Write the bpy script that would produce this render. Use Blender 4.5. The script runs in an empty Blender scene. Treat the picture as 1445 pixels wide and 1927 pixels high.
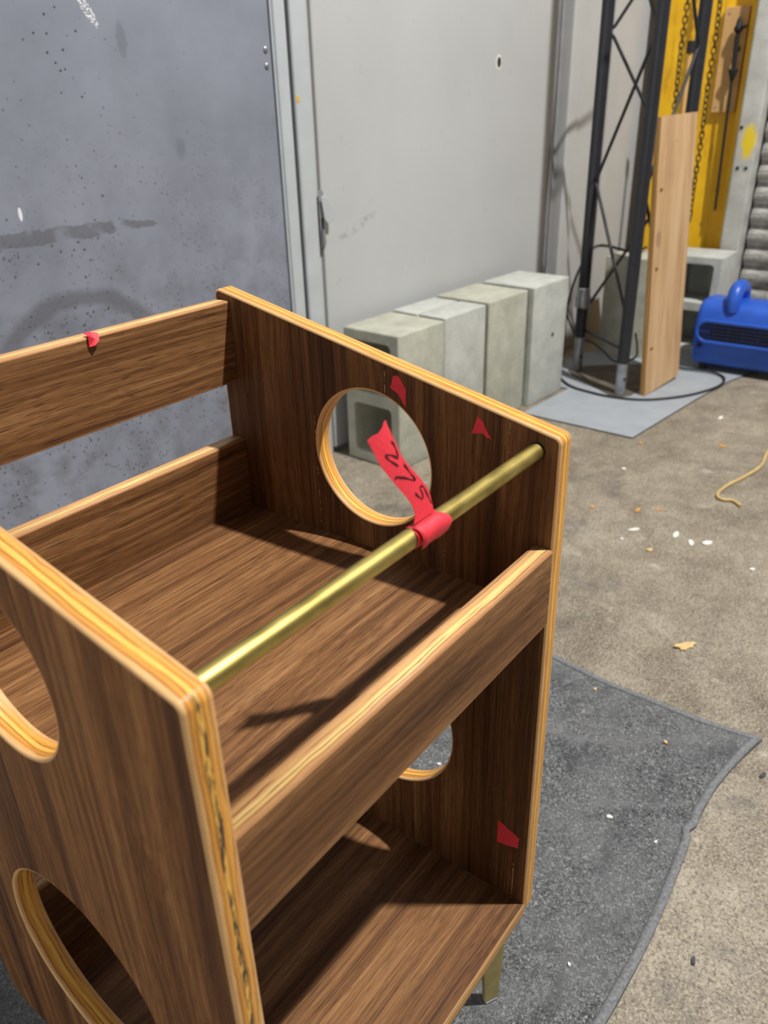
import bpy, bmesh, math, random
from mathutils import Vector, Matrix, noise
random.seed(7)
S = bpy.context.scene
C = S.collection

# ------------------------------------------------------------------ camera
ZO = 0.17                      # height of the cart's lower shelf above the floor
cam_d = bpy.data.cameras.new('camera')
cam = bpy.data.objects.new('camera', cam_d); C.objects.link(cam)
r0 = Vector((0.6031217518, -0.7972181847, -0.0262167578))
r1 = Vector((-0.3788197226, -0.2573555968, -0.8889677804))
r2 = Vector((0.7019542508, 0.5460872299, -0.4572187300))
M = Matrix((r0, -r1, -r2)).transposed().to_4x4()
M.translation = Vector((-0.17203, -0.23141, 0.74165 + ZO))
cam.matrix_world = M
cam_d.sensor_fit = 'HORIZONTAL'; cam_d.sensor_width = 36.0
cam_d.lens = 1506.7 / 1445 * 36.0
cam_d.clip_start = 0.02; cam_d.clip_end = 60
cam_d.dof.use_dof = True; cam_d.dof.focus_distance = 0.74; cam_d.dof.aperture_fstop = 10.5
S.camera = cam

# ------------------------------------------------------------------ light
w = bpy.data.worlds.new('world'); S.world = w; w.use_nodes = True
bg = w.node_tree.nodes['Background']
bg.inputs[0].default_value = (1.0, 0.985, 0.965, 1); bg.inputs[1].default_value = 0.175
def area(name, loc, target, size, power, col, shape='DISK'):
    d = bpy.data.lights.new(name, 'AREA'); d.shape = shape; d.size = size; d.energy = power; d.color = col
    o = bpy.data.objects.new(name, d); C.objects.link(o); o.location = loc
    o.rotation_euler = (Vector(target) - Vector(loc)).to_track_quat('-Z', 'Y').to_euler()
    return o
area('high_bay_lamp', (1.42, -1.42, 4.75), (1.0, 0.2, 0), 0.15, 335, (1.0, 0.985, 0.95))
area('added_left_fill', (-4.4, 0.1, 1.30), (0.3, 0.3, 0.6), 1.7, 46, (1.0, 0.98, 0.96), 'SQUARE')  # added fill, no real opening; lifts the near panel's outer face
S.view_settings.view_transform = 'Standard'; S.view_settings.look = 'None'
S.view_settings.exposure = 0.0; S.view_settings.gamma = 1.0
S.view_settings.use_curve_mapping = False

# ------------------------------------------------------------------ material helpers
def lin(r, g, b):
    f = lambda c: ((c/255+0.055)/1.055)**2.4 if c > 10 else c/255/12.92
    return (f(r), f(g), f(b), 1)
class Mat:
    def __init__(s, name, rough=0.6, metal=0.0, spec=0.5):
        s.m = bpy.data.materials.new(name); s.m.use_nodes = True
        s.nt = s.m.node_tree; s.b = s.nt.nodes['Principled BSDF']
        s.b.inputs['Roughness'].default_value = rough; s.b.inputs['Metallic'].default_value = metal
        s.b.inputs['Specular IOR Level'].default_value = spec
        s._c = None
    def n(s, t, **kw):
        nd = s.nt.nodes.new(t)
        for k, v in kw.items(): setattr(nd, k, v)
        return nd
    def put(s, sock, v):
        if isinstance(v, bpy.types.NodeSocket): s.nt.links.new(v, sock)
        else: sock.default_value = v
    def co(s, kind='Object'):
        if not s._c: s._c = s.n('ShaderNodeTexCoord')
        return s._c.outputs[kind]
    def rand(s):
        return s.n('ShaderNodeObjectInfo').outputs['Random']
    def vadd(s, a, b):
        nd = s.n('ShaderNodeVectorMath', operation='ADD'); s.put(nd.inputs[0], a); s.put(nd.inputs[1], b); return nd.outputs[0]
    def map(s, vec, scale=(1,1,1), loc=(0,0,0), rot=(0,0,0)):
        nd = s.n('ShaderNodeMapping'); s.put(nd.inputs[0], vec)
        nd.inputs[1].default_value = loc; nd.inputs[2].default_value = rot; nd.inputs[3].default_value = scale
        return nd.outputs[0]
    def noise(s, vec, scale=5, detail=4, rough=0.5, dist=0.0):
        nd = s.n('ShaderNodeTexNoise'); s.put(nd.inputs['Vector'], vec)
        nd.inputs['Scale'].default_value = scale; nd.inputs['Detail'].default_value = detail
        nd.inputs['Roughness'].default_value = rough; nd.inputs['Distortion'].default_value = dist
        return nd.outputs[0]
    def voro(s, vec, scale=5, feature='F1'):
        nd = s.n('ShaderNodeTexVoronoi', feature=feature); s.put(nd.inputs['Vector'], vec); nd.inputs['Scale'].default_value = scale
        return nd.outputs['Distance']
    def ramp(s, fac, stops, interp='LINEAR'):
        nd = s.n('ShaderNodeValToRGB'); s.put(nd.inputs[0], fac); cr = nd.color_ramp; cr.interpolation = interp
        while len(cr.elements) < len(stops): cr.elements.new(0.5)
        for e, (p, c) in zip(cr.elements, stops):
            e.position = p; e.color = c if len(c) == 4 else (*c, 1)
        return nd.outputs[0]
    def step(s, fac, a, b):
        nd = s.n('ShaderNodeMapRange'); s.put(nd.inputs[0], fac)
        nd.inputs[1].default_value = a; nd.inputs[2].default_value = b
        nd.inputs[3].default_value = 0; nd.inputs[4].default_value = 1
        return nd.outputs[0]
    def math(s, op, a, b=0.0, c=0.0):
        nd = s.n('ShaderNodeMath', operation=op); s.put(nd.inputs[0], a); s.put(nd.inputs[1], b); s.put(nd.inputs[2], c); return nd.outputs[0]
    def mix(s, fac, a, b, mode='MIX'):
        nd = s.n('ShaderNodeMix', data_type='RGBA', blend_type=mode)
        s.put(nd.inputs[0], fac); s.put(nd.inputs[6], a); s.put(nd.inputs[7], b); return nd.outputs[2]
    def sep(s, vec):
        nd = s.n('ShaderNodeSeparateXYZ'); s.put(nd.inputs[0], vec); return nd.outputs
    def color(s, v): s.put(s.b.inputs['Base Color'], v); return s
    def rough(s, v): s.put(s.b.inputs['Roughness'], v); return s
    def bump(s, h, strength=0.2, dist=0.001):
        nd = s.n('ShaderNodeBump'); s.put(nd.inputs['Height'], h)
        nd.inputs['Strength'].default_value = strength; nd.inputs['Distance'].default_value = dist
        s.nt.links.new(nd.outputs[0], s.b.inputs['Normal']); return s
    def ellipse(s, x, z, cx, cz, rx, rz):
        dx = s.math('DIVIDE', s.math('SUBTRACT', x, cx), rx); dz = s.math('DIVIDE', s.math('SUBTRACT', z, cz), rz)
        return s.math('SQRT', s.math('ADD', s.math('MULTIPLY', dx, dx), s.math('MULTIPLY', dz, dz)))

def walnut(axis, name, tint=1.0, marks=()):
    """walnut veneer, grain along the axis"""
    m = Mat(name, 0.5, 0, 0.28)
    base = m.vadd(m.co(), m.math('MULTIPLY', m.rand(), 7.3))
    def sc(al, ac): return tuple(al if i == axis else ac for i in range(3))
    wob = m.noise(m.map(base, sc(2.2, 9.0)), 1, 2, 0.5)
    wv = m.n('ShaderNodeVectorMath', operation='SCALE'); m.put(wv.inputs[0], (0.030,)*3); m.put(wv.inputs['Scale'], wob)
    v2 = m.vadd(base, wv.outputs[0])
    broad = m.noise(m.map(v2, sc(0.8, 32)), 1, 3, 0.55, 0.4)
    mid = m.noise(m.map(v2, sc(1.3, 150)), 1, 4, 0.62)
    fine = m.noise(m.map(v2, sc(6, 620)), 1, 4, 0.65)
    pore = m.noise(m.map(v2, sc(42, 1250)), 1, 2, 0.5)
    f = m.math('ADD', m.math('MULTIPLY', broad, 0.38), m.math('ADD', m.math('MULTIPLY', mid, 0.34), m.math('MULTIPLY', fine, 0.28)))
    T = lambda r, g, b: (r*tint, g*tint*(0.94 if axis == 2 else 1.0), b*tint*(0.86 if axis == 2 else 1.05), 1)
    col = m.ramp(f, [(0.36, T(0.036, 0.013, 0.005)), (0.43, T(0.115, 0.046, 0.015)), (0.50, T(0.205, 0.090, 0.030)), (0.57, T(0.315, 0.152, 0.055)), (0.66, T(0.46, 0.255, 0.105))])
    col = m.mix(m.math('MULTIPLY', m.step(pore, 0.54, 0.66), 0.62), col, T(0.036, 0.015, 0.007))
    for (a, cen, wid, b, lo, hi, den) in marks:     # pale scored hairlines in the veneer
        xyz = m.sep(m.co())
        on = m.math('LESS_THAN', m.math('ABSOLUTE', m.math('SUBTRACT', xyz[a], cen)), wid)
        on = m.math('MULTIPLY', on, m.math('GREATER_THAN', xyz[b], lo))
        on = m.math('MULTIPLY', on, m.math('LESS_THAN', xyz[b], hi))
        on = m.math('MULTIPLY', on, m.step(m.noise(m.map(m.co(), (80, 80, 260)), 1, 2), den, den+0.08))
        col = m.mix(on, col, (0.42, 0.27, 0.15, 1))
    m.color(col)
    m.rough(m.step(fine, -1.3, 1.8))
    m.bump(m.math('SUBTRACT', m.math('MULTIPLY', fine, 0.6), pore), 0.22, 0.0006)
    return m.m
def ply(ax, name, plies, cline, void=None, flow_amp=0.34):
    """edge of laminated board: plies stacked along axis ax, glue lines meander"""
    m = Mat(name, 0.45, 0, 0.35)
    xyz = m.sep(m.co()); th = xyz[ax]
    sh = m.vadd(m.map(m.co(), tuple(40 if i == ax else 13 for i in range(3))), m.math('MULTIPLY', m.rand(), 9.0))
    flow = m.math('SUBTRACT', m.noise(sh, 1, 3, 0.5), 0.5)
    t = m.math('ADD', m.math('ADD', m.math('MULTIPLY', th, 55.0), 0.5), m.math('MULTIPLY', flow, flow_amp))
    stops = []
    for k, (p, c) in enumerate(plies): stops.append((p, c))
    col = m.ramp(t, stops)
    fibre = m.noise(m.map(m.co(), tuple(1100 if i == ax else 60 for i in range(3))), 1, 3, 0.6)
    speck = m.noise(m.co(), 1300, 2, 0.6)
    wave = m.noise(m.vadd(sh, (3.1, 1.7, 5.2)), 1.6, 3, 0.55)
    for off, wd, den in ((0.20, 0.026, 0.36), (0.37, 0.036, 0.40), (0.62, 0.032, 0.38), (0.80, 0.026, 0.42)):
        ln = m.step(m.math('ABSOLUTE', m.math('SUBTRACT', m.math('ADD', t, m.math('MULTIPLY', m.math('SUBTRACT', wave, 0.5), 0.22)), off)), wd, wd*0.4)
        col = m.mix(m.math('MULTIPLY', m.math('MULTIPLY', ln, 0.85), m.step(m.noise(m.map(m.co(), (14, 14, 14), (off*9, 0, 0)), 1, 2), den, den+0.12)), col, cline)
    col = m.mix(m.math('MULTIPLY', m.step(fibre, 0.45, 0.7), 0.22), col, cline)
    col = m.mix(m.math('MULTIPLY', m.step(speck, 0.60, 0.72), 0.25), col, (0.95, 0.78, 0.48, 1))
    if void:
        fr = m.math('MULTIPLY', m.math('LESS_THAN', xyz[1], -0.178), m.math('LESS_THAN', m.math('ABSOLUTE', m.math('ADD', th, m.math('MULTIPLY', flow, 0.008))), 0.0016))
        vn = m.noise(m.map(m.co(), (400, 1, 60)), 1, 3, 0.6)
        col = m.mix(m.math('MULTIPLY', fr, m.step(vn, 0.44, 0.56)), col, lin(70, 58, 44))
    m.color(col); m.bump(m.math('ADD', fibre, m.math('MULTIPLY', speck, 0.5)), 0.16, 0.0005)
    return m.m
def plain(name, rgb, rough=0.6, metal=0.0, var=0.12, scale=20, bump=0.0):
    m = Mat(name, rough, metal)
    n1 = m.noise(m.co(), scale, 5, 0.55)
    c = lin(*rgb); dk = tuple(x*(1-var) for x in c[:3]) + (1,); lt = tuple(min(1, x*(1+var)) for x in c[:3]) + (1,)
    m.color(m.ramp(n1, [(0.3, dk), (0.7, lt)]))
    if bump: m.bump(m.noise(m.co(), scale*8, 4), bump, 0.002)
    return m.m

WX = walnut(0, 'walnut_veneer_long', 0.92); WZ = walnut(2, 'walnut_veneer_upright', 1.05)
WZB = walnut(2, 'walnut_veneer_scored_shaded', 0.66, [  # far panel's shade is put into the darker tint; the scored hairlines are real
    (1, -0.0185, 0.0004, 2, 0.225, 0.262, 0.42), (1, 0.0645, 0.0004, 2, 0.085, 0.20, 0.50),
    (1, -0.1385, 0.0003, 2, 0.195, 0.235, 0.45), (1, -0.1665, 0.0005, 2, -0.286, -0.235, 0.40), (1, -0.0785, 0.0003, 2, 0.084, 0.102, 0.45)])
EP = [(0.04, lin(222, 178, 122)), (0.17, lin(216, 164, 100)), (0.22, lin(196, 128, 52)), (0.36, lin(224, 160, 66)), (0.50, lin(240, 190, 92)), (0.62, lin(214, 146, 58)), (0.78, lin(228, 168, 80)), (0.83, lin(206, 150, 84)), (0.96, lin(224, 178, 122))]
PX = ply(0, 'laminated_edge_panel', EP, lin(132, 78, 28))
PXA = ply(0, 'laminated_edge_voided', EP, lin(132, 78, 28), True)
PY = ply(1, 'laminated_edge_slat', [(0.05, lin(190, 138, 92)), (0.20, lin(205, 156, 104)), (0.28, lin(236, 192, 118)), (0.45, lin(246, 212, 140)), (0.58, lin(214, 158, 100)), (0.64, lin(224, 176, 116)), (0.82, lin(208, 158, 106)), (0.95, lin(190, 140, 96))], lin(116, 70, 52))
PZ = ply(2, 'laminated_edge_shelf', [(0.05, lin(150, 110, 70)), (0.25, lin(206, 160, 96)), (0.5, lin(170, 122, 66)), (0.75, lin(212, 166, 100)), (0.95, lin(170, 126, 76))], lin(96, 62, 36))

m = Mat('brass_tube', 0.36, 1.0)
st = m.noise(m.map(m.co(), (6, 900, 900)), 1, 3, 0.6); bl = m.noise(m.map(m.co(), (30, 90, 90)), 1, 4, 0.6)
m.color(m.mix(m.step(bl, 0.42, 0.72), lin(196, 176, 104), lin(150, 132, 72)))
m.rough(m.math('ADD', m.math('MULTIPLY', st, 0.30), 0.29)); m.bump(st, 0.25, 0.0003); BRASS = m.m
BRASSLEG = plain('brass_leg', (168, 154, 100), 0.5, 0.35, 0.12, 60)
m = Mat('red_masking_tape', 0.62)
cr = m.noise(m.map(m.co(), (1, 1, 1)), 900, 3, 0.6)
m.color(m.ramp(cr, [(0.3, lin(214, 34, 52)), (0.7, lin(236, 62, 76))])); m.bump(cr, 0.35, 0.0004); TAPE = m.m
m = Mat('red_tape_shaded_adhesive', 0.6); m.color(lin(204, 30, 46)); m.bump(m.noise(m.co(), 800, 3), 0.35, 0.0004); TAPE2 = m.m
INK = plain('black_marker_ink', (26, 14, 18), 0.6)

# concrete floor
m = Mat('concrete_floor', 0.62, 0, 0.35)
big = m.noise(m.co(), 2.3, 6, 0.6, 0.4); medn = m.noise(m.co(), 11, 7, 0.68, 0.3); sm = m.noise(m.co(), 70, 6, 0.7); fi = m.noise(m.co(), 260, 4, 0.7)
f = m.math('ADD', m.math('MULTIPLY', big, 0.34), m.math('ADD', m.math('MULTIPLY', medn, 0.38), m.math('MULTIPLY', sm, 0.28)))
col = m.ramp(f, [(0.38, lin(84, 76, 66)), (0.46, lin(116, 107, 95)), (0.53, lin(140, 131, 117)), (0.64, lin(172, 163, 147))])
col = m.mix(m.math('MULTIPLY', m.step(fi, 0.48, 0.60), 0.60), col, lin(188, 175, 150))
col = m.mix(m.math('MULTIPLY', m.step(m.noise(m.co(), 190, 5, 0.75), 0.51, 0.61), 0.72), col, lin(70, 62, 54))
col = m.mix(m.math('MULTIPLY', m.step(m.noise(m.map(m.co(), (1, 1, 1), (3, 7, 0)), 6.5, 5, 0.6), 0.58, 0.70), 0.55), col, lin(78, 76, 76))
col = m.mix(m.math('MULTIPLY', m.step(m.noise(m.map(m.co(), (1, 1, 1), (9, 1, 0)), 15, 6, 0.7), 0.60, 0.70), 0.6), col, lin(196, 188, 170))
m.color(col); m.bump(m.math('ADD', sm, m.math('MULTIPLY', fi, 0.5)), 0.3, 0.002); m.rough(m.step(medn, -0.9, 1.6)); FLOOR = m.m

# dark sheet wall with pits, chain scuff and ring stain (object coordinates: x along the wall, z up)
m = Mat('dark_grey_scuffed_sheet', 0.55, 0, 0.4)
x, y, z = m.sep(m.co())[:3]
base = m.ramp(m.noise(m.co(), 3.2, 6, 0.6), [(0.32, lin(120, 124, 136)), (0.68, lin(142, 146, 159))])
low = m.step(z, 0.95, 0.35)
blo = m.noise(m.co(), 14, 6, 0.65)
base = m.mix(m.math('MULTIPLY', m.math('MULTIPLY', m.step(blo, 0.45, 0.66), low), 0.6), base, lin(96, 97, 102))
pitn = m.voro(m.co(), 56); pitm = m.math('LESS_THAN', pitn, 0.13)
dens = m.math('MULTIPLY', m.step(m.noise(m.co(), 5, 3), 0.38, 0.54), m.step(x, -0.25, -0.62))
pit = m.math('MULTIPLY', pitm, dens)
pit2 = m.math('MULTIPLY', m.math('LESS_THAN', m.voro(m.map(m.co(), (1, 1, 1), (4, 2, 1)), 100), 0.20), m.math('MULTIPLY', low, m.step(m.noise(m.co(), 9, 3), 0.44, 0.54)))
allp = m.math('MAXIMUM', pit, pit2)
base = m.mix(allp, base, lin(58, 56, 56))
wobn = m.noise(m.co(), 18, 4, 0.6); wz = m.math('ADD', z, m.math('MULTIPLY', m.math('SUBTRACT', wobn, 0.5), 0.035))
s1 = m.math('MULTIPLY', m.math('LESS_THAN', m.ellipse(x, wz, -0.72, 0.698, 0.235, 0.014), 1.0), m.step(wobn, 0.38, 0.5))
ring = m.math('ABSOLUTE', m.math('SUBTRACT', m.ellipse(x, wz, -0.70, 0.40, 0.19, 0.175), 1.0))
s2 = m.math('MULTIPLY', m.step(ring, 0.13, 0.05), m.step(z, 0.44, 0.52))
base = m.mix(m.math('MULTIPLY', m.math('MAXIMUM', s1, s2), 0.6), base, lin(88, 88, 92))
b3 = m.math('MAXIMUM', m.step(m.ellipse(x, z, -0.505, 1.027, 0.011, 0.032), 1.1, 0.8), m.step(m.ellipse(x, z, -0.40, 0.832, 0.014, 0.02), 1.3, 0.5))
base = m.mix(m.math('MULTIPLY', b3, 0.5), base, lin(104, 106, 114))
wc = m.math('MAXIMUM', m.math('LESS_THAN', m.ellipse(x, z, -0.777, 0.742, 0.0035, 0.012), 1), m.math('MULTIPLY', m.math('LESS_THAN', m.ellipse(m.math('ADD', x, m.math('MULTIPLY', z, 0.55)), z, 0.022, 1.072, 0.010, 0.028), 1), m.step(m.noise(m.co(), 260, 2), 0.5, 0.54)))
base = m.mix(wc, base, lin(225, 226, 228))
m.color(base); m.bump(m.math('SUBTRACT', m.math('MULTIPLY', blo, 0.25), allp), 0.5, 0.002); SHEET = m.m

m = Mat('grey_painted_door', 0.5, 0, 0.4)
x, y, z = m.sep(m.co())[:3]
base = m.ramp(m.noise(m.co(), 1.6, 5, 0.55), [(0.3, lin(176, 177, 177)), (0.7, lin(188, 189, 189))])
base = m.mix(m.math('MULTIPLY', m.step(m.noise(m.co(), 26, 4), 0.66, 0.74), 0.35), base, lin(160, 158, 152))
sx = m.math('SUBTRACT', z, m.math('MULTIPLY', x, 0.32))
sm1 = m.math('MULTIPLY', m.step(m.ellipse(x, sx, 0.13, 0.572, 0.09, 0.016), 1.1, 0.5), m.step(m.noise(m.co(), 90, 4), 0.44, 0.6))
base = m.mix(m.math('MULTIPLY', sm1, 0.6), base, lin(140, 138, 130))
m.color(base); m.bump(m.noise(m.co(), 40, 4), 0.05, 0.002); DOOR = m.m
FRAME = plain('grey_steel_frame', (188, 193, 197), 0.45, 0.15, 0.06, 14)
WALLP = plain('pale_grey_wall', (180, 180, 179), 0.7, 0, 0.05, 5)
DARKGAP = plain('dark_gap', (40, 40, 42), 0.8)
GREYSTRIP = plain('mid_grey_strip', (140, 140, 142), 0.6)
RUBBER = plain('black_rubber', (24, 24, 26), 0.55)
m = Mat('concrete_block_grey', 0.9, 0, 0.2)
c1 = m.noise(m.vadd(m.co(), m.rand()), 16, 6, 0.65); c2 = m.noise(m.co(), 190, 4, 0.7)
m.color(m.mix(m.math('MULTIPLY', m.step(c2, 0.55, 0.7), 0.4), m.ramp(c1, [(0.3, lin(168, 170, 164)), (0.7, lin(196, 197, 190))]), lin(130, 130, 124)))
m.bump(c2, 0.5, 0.003); BLOCK = m.m
m = Mat('concrete_block_dusty', 0.9, 0, 0.2)
c1 = m.noise(m.vadd(m.co(), m.rand()), 16, 6, 0.65); c2 = m.noise(m.co(), 190, 4, 0.7)
m.color(m.mix(m.math('MULTIPLY', m.step(c2, 0.55, 0.7), 0.4), m.ramp(c1, [(0.3, lin(160, 160, 146)), (0.7, lin(190, 190, 174))]), lin(122, 120, 108)))
m.bump(c2, 0.6, 0.003); BLOCKD = m.m
BASEP = plain('dark_base_plate', (92, 84, 74), 0.7, 0.0, 0.35, 14)
BLACKM = plain('black_truss_paint', (34, 36, 42), 0.42, 0.0, 0.15, 30)
SILVER = plain('worn_aluminium', (165, 168, 172), 0.38, 0.75, 0.2, 40)
m = Mat('yellow_worn_paint', 0.45)
x, y, z = m.sep(m.co())[:3]
n1 = m.noise(m.co(), 9, 5, 0.6); n2 = m.noise(m.map(m.co(), (30, 30, 6)), 1, 5, 0.65)
col = m.ramp(n1, [(0.3, lin(226, 168, 14)), (0.7, lin(246, 196, 20))])
col = m.mix(m.math('MULTIPLY', m.step(n2, 0.56, 0.68), 0.6), col, lin(176, 124, 22))
col = m.mix(m.step(m.noise(m.map(m.co(), (1, 1, .6), (2, 5, 3)), 20, 3), 0.70, 0.73), col, lin(110, 104, 92))
m.color(col); YELLOW = m.m
m = Mat('raw_board', 0.7, 0, 0.3)
b = m.co(); g1 = m.noise(m.map(b, (30, 30, 2.4)), 1, 4, 0.6, 0.8); g2 = m.noise(m.map(b, (260, 260, 10)), 1, 3)
col = m.ramp(g1, [(0.3, lin(178, 142, 102)), (0.5, lin(202, 166, 124)), (0.7, lin(214, 182, 142))])
xx, yy, zz = m.sep(b)[:3]
kn = m.step(m.ellipse(xx, zz, 0.030, 0.50, 0.016, 0.026), 1.15, 0.8)
kn = m.math('MAXIMUM', kn, m.math('MULTIPLY', m.step(m.noise(m.map(b, (9, 9, 5), (1, 2, 3)), 1, 3), 0.6, 0.72), 0.35))
col = m.mix(m.math('MULTIPLY', kn, 0.7), col, lin(150, 118, 92))
m.color(m.mix(m.math('MULTIPLY', g2, 0.25), col, lin(160, 122, 84))); BOARD = m.m
m = Mat('board_edge', 0.7); m.color(m.ramp(m.noise(m.map(m.co(), (60, 300, 5)), 1, 3), [(0.35, lin(150, 108, 58)), (0.65, lin(196, 152, 92))])); BEDGE = m.m
BLUE = plain('blue_moulded_plastic', (38, 88, 190), 0.38, 0, 0.12, 12)
DKBLUE = plain('dark_blue_inner', (18, 36, 84), 0.5)
BLACK = plain('matt_black', (18, 18, 19), 0.7)
MATG = plain('grey_mat', (152, 157, 163), 0.75, 0, 0.08, 12, 0.1)
CABLE = plain('black_cable', (30, 31, 33), 0.5)
TAN = plain('tan_cord', (196, 168, 110), 0.6)
SHUT = None
m = Mat('weathered_shutter_steel', 0.5, 0.25)
n1 = m.noise(m.map(m.co(), (4, 14, 40)), 1, 5, 0.7)
m.color(m.ramp(n1, [(0.34, lin(92, 88, 82)), (0.52, lin(165, 163, 158)), (0.72, lin(206, 204, 199))])); SHUT = m.m
m = Mat('rail_with_yellow_overspray', 0.5)
x, y, z = m.sep(m.co())[:3]
e1 = m.step(m.math('ADD', m.ellipse(y, z, 0.645, 0.745, 0.030, 0.075), m.math('MULTIPLY', m.noise(m.co(), 30, 4), 0.7)), 1.3, 0.9)
m.color(m.mix(e1, m.ramp(m.noise(m.co(), 12, 5, 0.6), [(0.35, lin(178, 178, 172)), (0.65, lin(204, 204, 198))]), lin(238, 208, 40))); RAIL = m.m
PINE = plain('pine_block', (206, 162, 104), 0.65, 0, 0.1, 30)
LEAF = plain('dry_leaf', (214, 180, 124), 0.7, 0, 0.2, 60)
CHIPW = plain('white_paint_flake', (222, 220, 212), 0.7)
CHIPO = plain('orange_wood_chip', (196, 146, 74), 0.7)
CHIPD = plain('dark_rubber_crumb', (62, 62, 66), 0.7)
# towel
m = Mat('charcoal_terry', 0.95, 0, 0.1)
b = m.co(); wv = m.noise(b, 35, 3, 0.6)
loop = m.noise(m.map(b, (1, 1.0, 1)), 270, 3, 0.6, 1.2); pat = m.noise(b, 9, 4, 0.6)
col = m.ramp(loop, [(0.32, lin(36, 37, 38)), (0.5, lin(92, 93, 94)), (0.68, lin(158, 159, 160))])
col = m.mix(m.math('MULTIPLY', m.step(pat, 0.42, 0.60), 0.40), col, lin(124, 125, 126))
col = m.mix(m.math('MULTIPLY', m.step(m.noise(m.map(b, (1, 1.6, 1), (4, 4, 4)), 13, 5, 0.65), 0.50, 0.66), 0.45), col, lin(48, 51, 54))
m.color(col); m.bump(loop, 0.9, 0.004); m.b.inputs['Sheen Weight'].default_value = 0.25; TERRY = m.m
m = Mat('woven_hem', 0.9, 0, 0.1); m.color(m.ramp(m.noise(m.co(), 260, 3), [(0.35, lin(104, 105, 107)), (0.65, lin(130, 131, 133))])); m.bump(m.noise(m.co(), 500, 2), 0.4, 0.001); HEM = m.m

# ------------------------------------------------------------------ mesh helpers
def obj(name, bm, mats, parent=None, loc=(0, 0, 0), rotz=0.0, smooth=None):
    me = bpy.data.meshes.new(name)
    bmesh.ops.recalc_face_normals(bm, faces=bm.faces[:]); bm.to_mesh(me); bm.free()
    for mt in (mats if isinstance(mats, (list, tuple)) else [mats]): me.materials.append(mt)
    if smooth is not None:
        for p in me.polygons: p.use_smooth = True
        try: me.set_sharp_from_angle(angle=math.radians(smooth))
        except Exception: pass
    o = bpy.data.objects.new(name, me); C.objects.link(o); o.location = loc; o.rotation_euler = (0, 0, rotz)
    if parent: o.parent = parent
    return o
def tag(o, label=None, cat=None, group=None, kind=None):
    if label: o['label'] = label
    if cat: o['category'] = cat
    if group: o['group'] = group
    if kind: o['kind'] = kind
    return o
def thing(name, label, cat, loc=(0, 0, 0), rotz=0.0, group=None):
    o = bpy.data.objects.new(name, None); C.objects.link(o); o.location = loc; o.rotation_euler = (0, 0, rotz)
    o.empty_display_size = 0.05
    return tag(o, label, cat, group)
def box(bm, x0, x1, y0, y1, z0, z1, bev=0.0, seg=2):
    r = bmesh.ops.create_cube(bm, size=1.0)
    vs = r['verts']
    for v in vs: v.co = Vector(((x0+x1)/2 + v.co.x*(x1-x0), (y0+y1)/2 + v.co.y*(y1-y0), (z0+z1)/2 + v.co.z*(z1-z0)))
    if bev:
        es = list({e for v in vs for e in v.link_edges})
        bmesh.ops.bevel(bm, geom=es, offset=bev, segments=seg, affect='EDGES', profile=0.5)
    return bm
def bxm(*a, **k): return box(bmesh.new(), *a, **k)
def tube(bm, pts, r, seg=10, cap=True, closed=False):
    pts = [Vector(p) for p in pts]; n = len(pts); rings = []; up = None
    rad = r if isinstance(r, (list, tuple)) else [r]*n
    for i, p in enumerate(pts):
        if closed: t = pts[(i+1) % n] - pts[i-1]
        else: t = pts[min(i+1, n-1)] - pts[max(i-1, 0)]
        t.normalize()
        if up is None:
            up = Vector((0, 0, 1)) if abs(t.z) < 0.9 else Vector((1, 0, 0))
        a = t.cross(up)
        if a.length < 1e-6: a = t.cross(Vector((0, 1, 0)))
        a.normalize(); b = a.cross(t).normalized(); up = b
        rings.append([bm.verts.new(p + (a*math.cos(q*2*math.pi/seg) + b*math.sin(q*2*math.pi/seg))*rad[i]) for q in range(seg)])
    for i in range(n if closed else n-1):
        A, B = rings[i], rings[(i+1) % n]
        for q in range(seg): bm.faces.new((A[q], A[(q+1) % seg], B[(q+1) % seg], B[q]))
    if cap and not closed: bm.faces.new(rings[0]); bm.faces.new(rings[-1][::-1])
    return bm
def smooth_path(pts, sub=6):
    pts = [Vector(p) for p in pts]; out = []
    for i in range(len(pts)-1):
        p0, p1, p2, p3 = pts[max(i-1, 0)], pts[i], pts[i+1], pts[min(i+2, len(pts)-1)]
        for k in range(sub):
            t = k/sub
            out.append(0.5*((2*p1) + (p2-p0)*t + (2*p0-5*p1+4*p2-p3)*t*t + (3*p1-p0-3*p2+p3)*t**3))
    return out + [pts[-1]]
def rpoly(corners, seg=6):
    """closed polygon, corners = (a, b, radius)"""
    out = []; n = len(corners)
    for i, (a, b, r) in enumerate(corners):
        p = Vector((a, b)); q = Vector(corners[i-1][:2]); s = Vector(corners[(i+1) % n][:2])
        if r <= 0: out.append(p); continue
        d1 = (q-p).normalized(); d2 = (s-p).normalized(); ang = math.acos(max(-1, min(1, d1.dot(d2))))
        L = r/math.tan(ang/2); p1 = p + d1*L; p2 = p + d2*L
        c = p + (d1+d2).normalized()*(r/math.sin(ang/2))
        a1 = math.atan2(*(p1-c).yx); a2 = math.atan2(*(p2-c).yx); da = (a2-a1+math.pi) % (2*math.pi) - math.pi
        for k in range(seg+1):
            th = a1 + da*k/seg; out.append(c + Vector((math.cos(th), math.sin(th)))*r)
    return out
def circ(a, b, r, n=72): return [Vector((a + r*math.cos(2*math.pi*k/n), b + r*math.sin(2*math.pi*k/n))) for k in range(n)]
def area2(P): return sum(P[i-1].x*P[i].y - P[i].x*P[i-1].y for i in range(len(P)))/2
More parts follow.
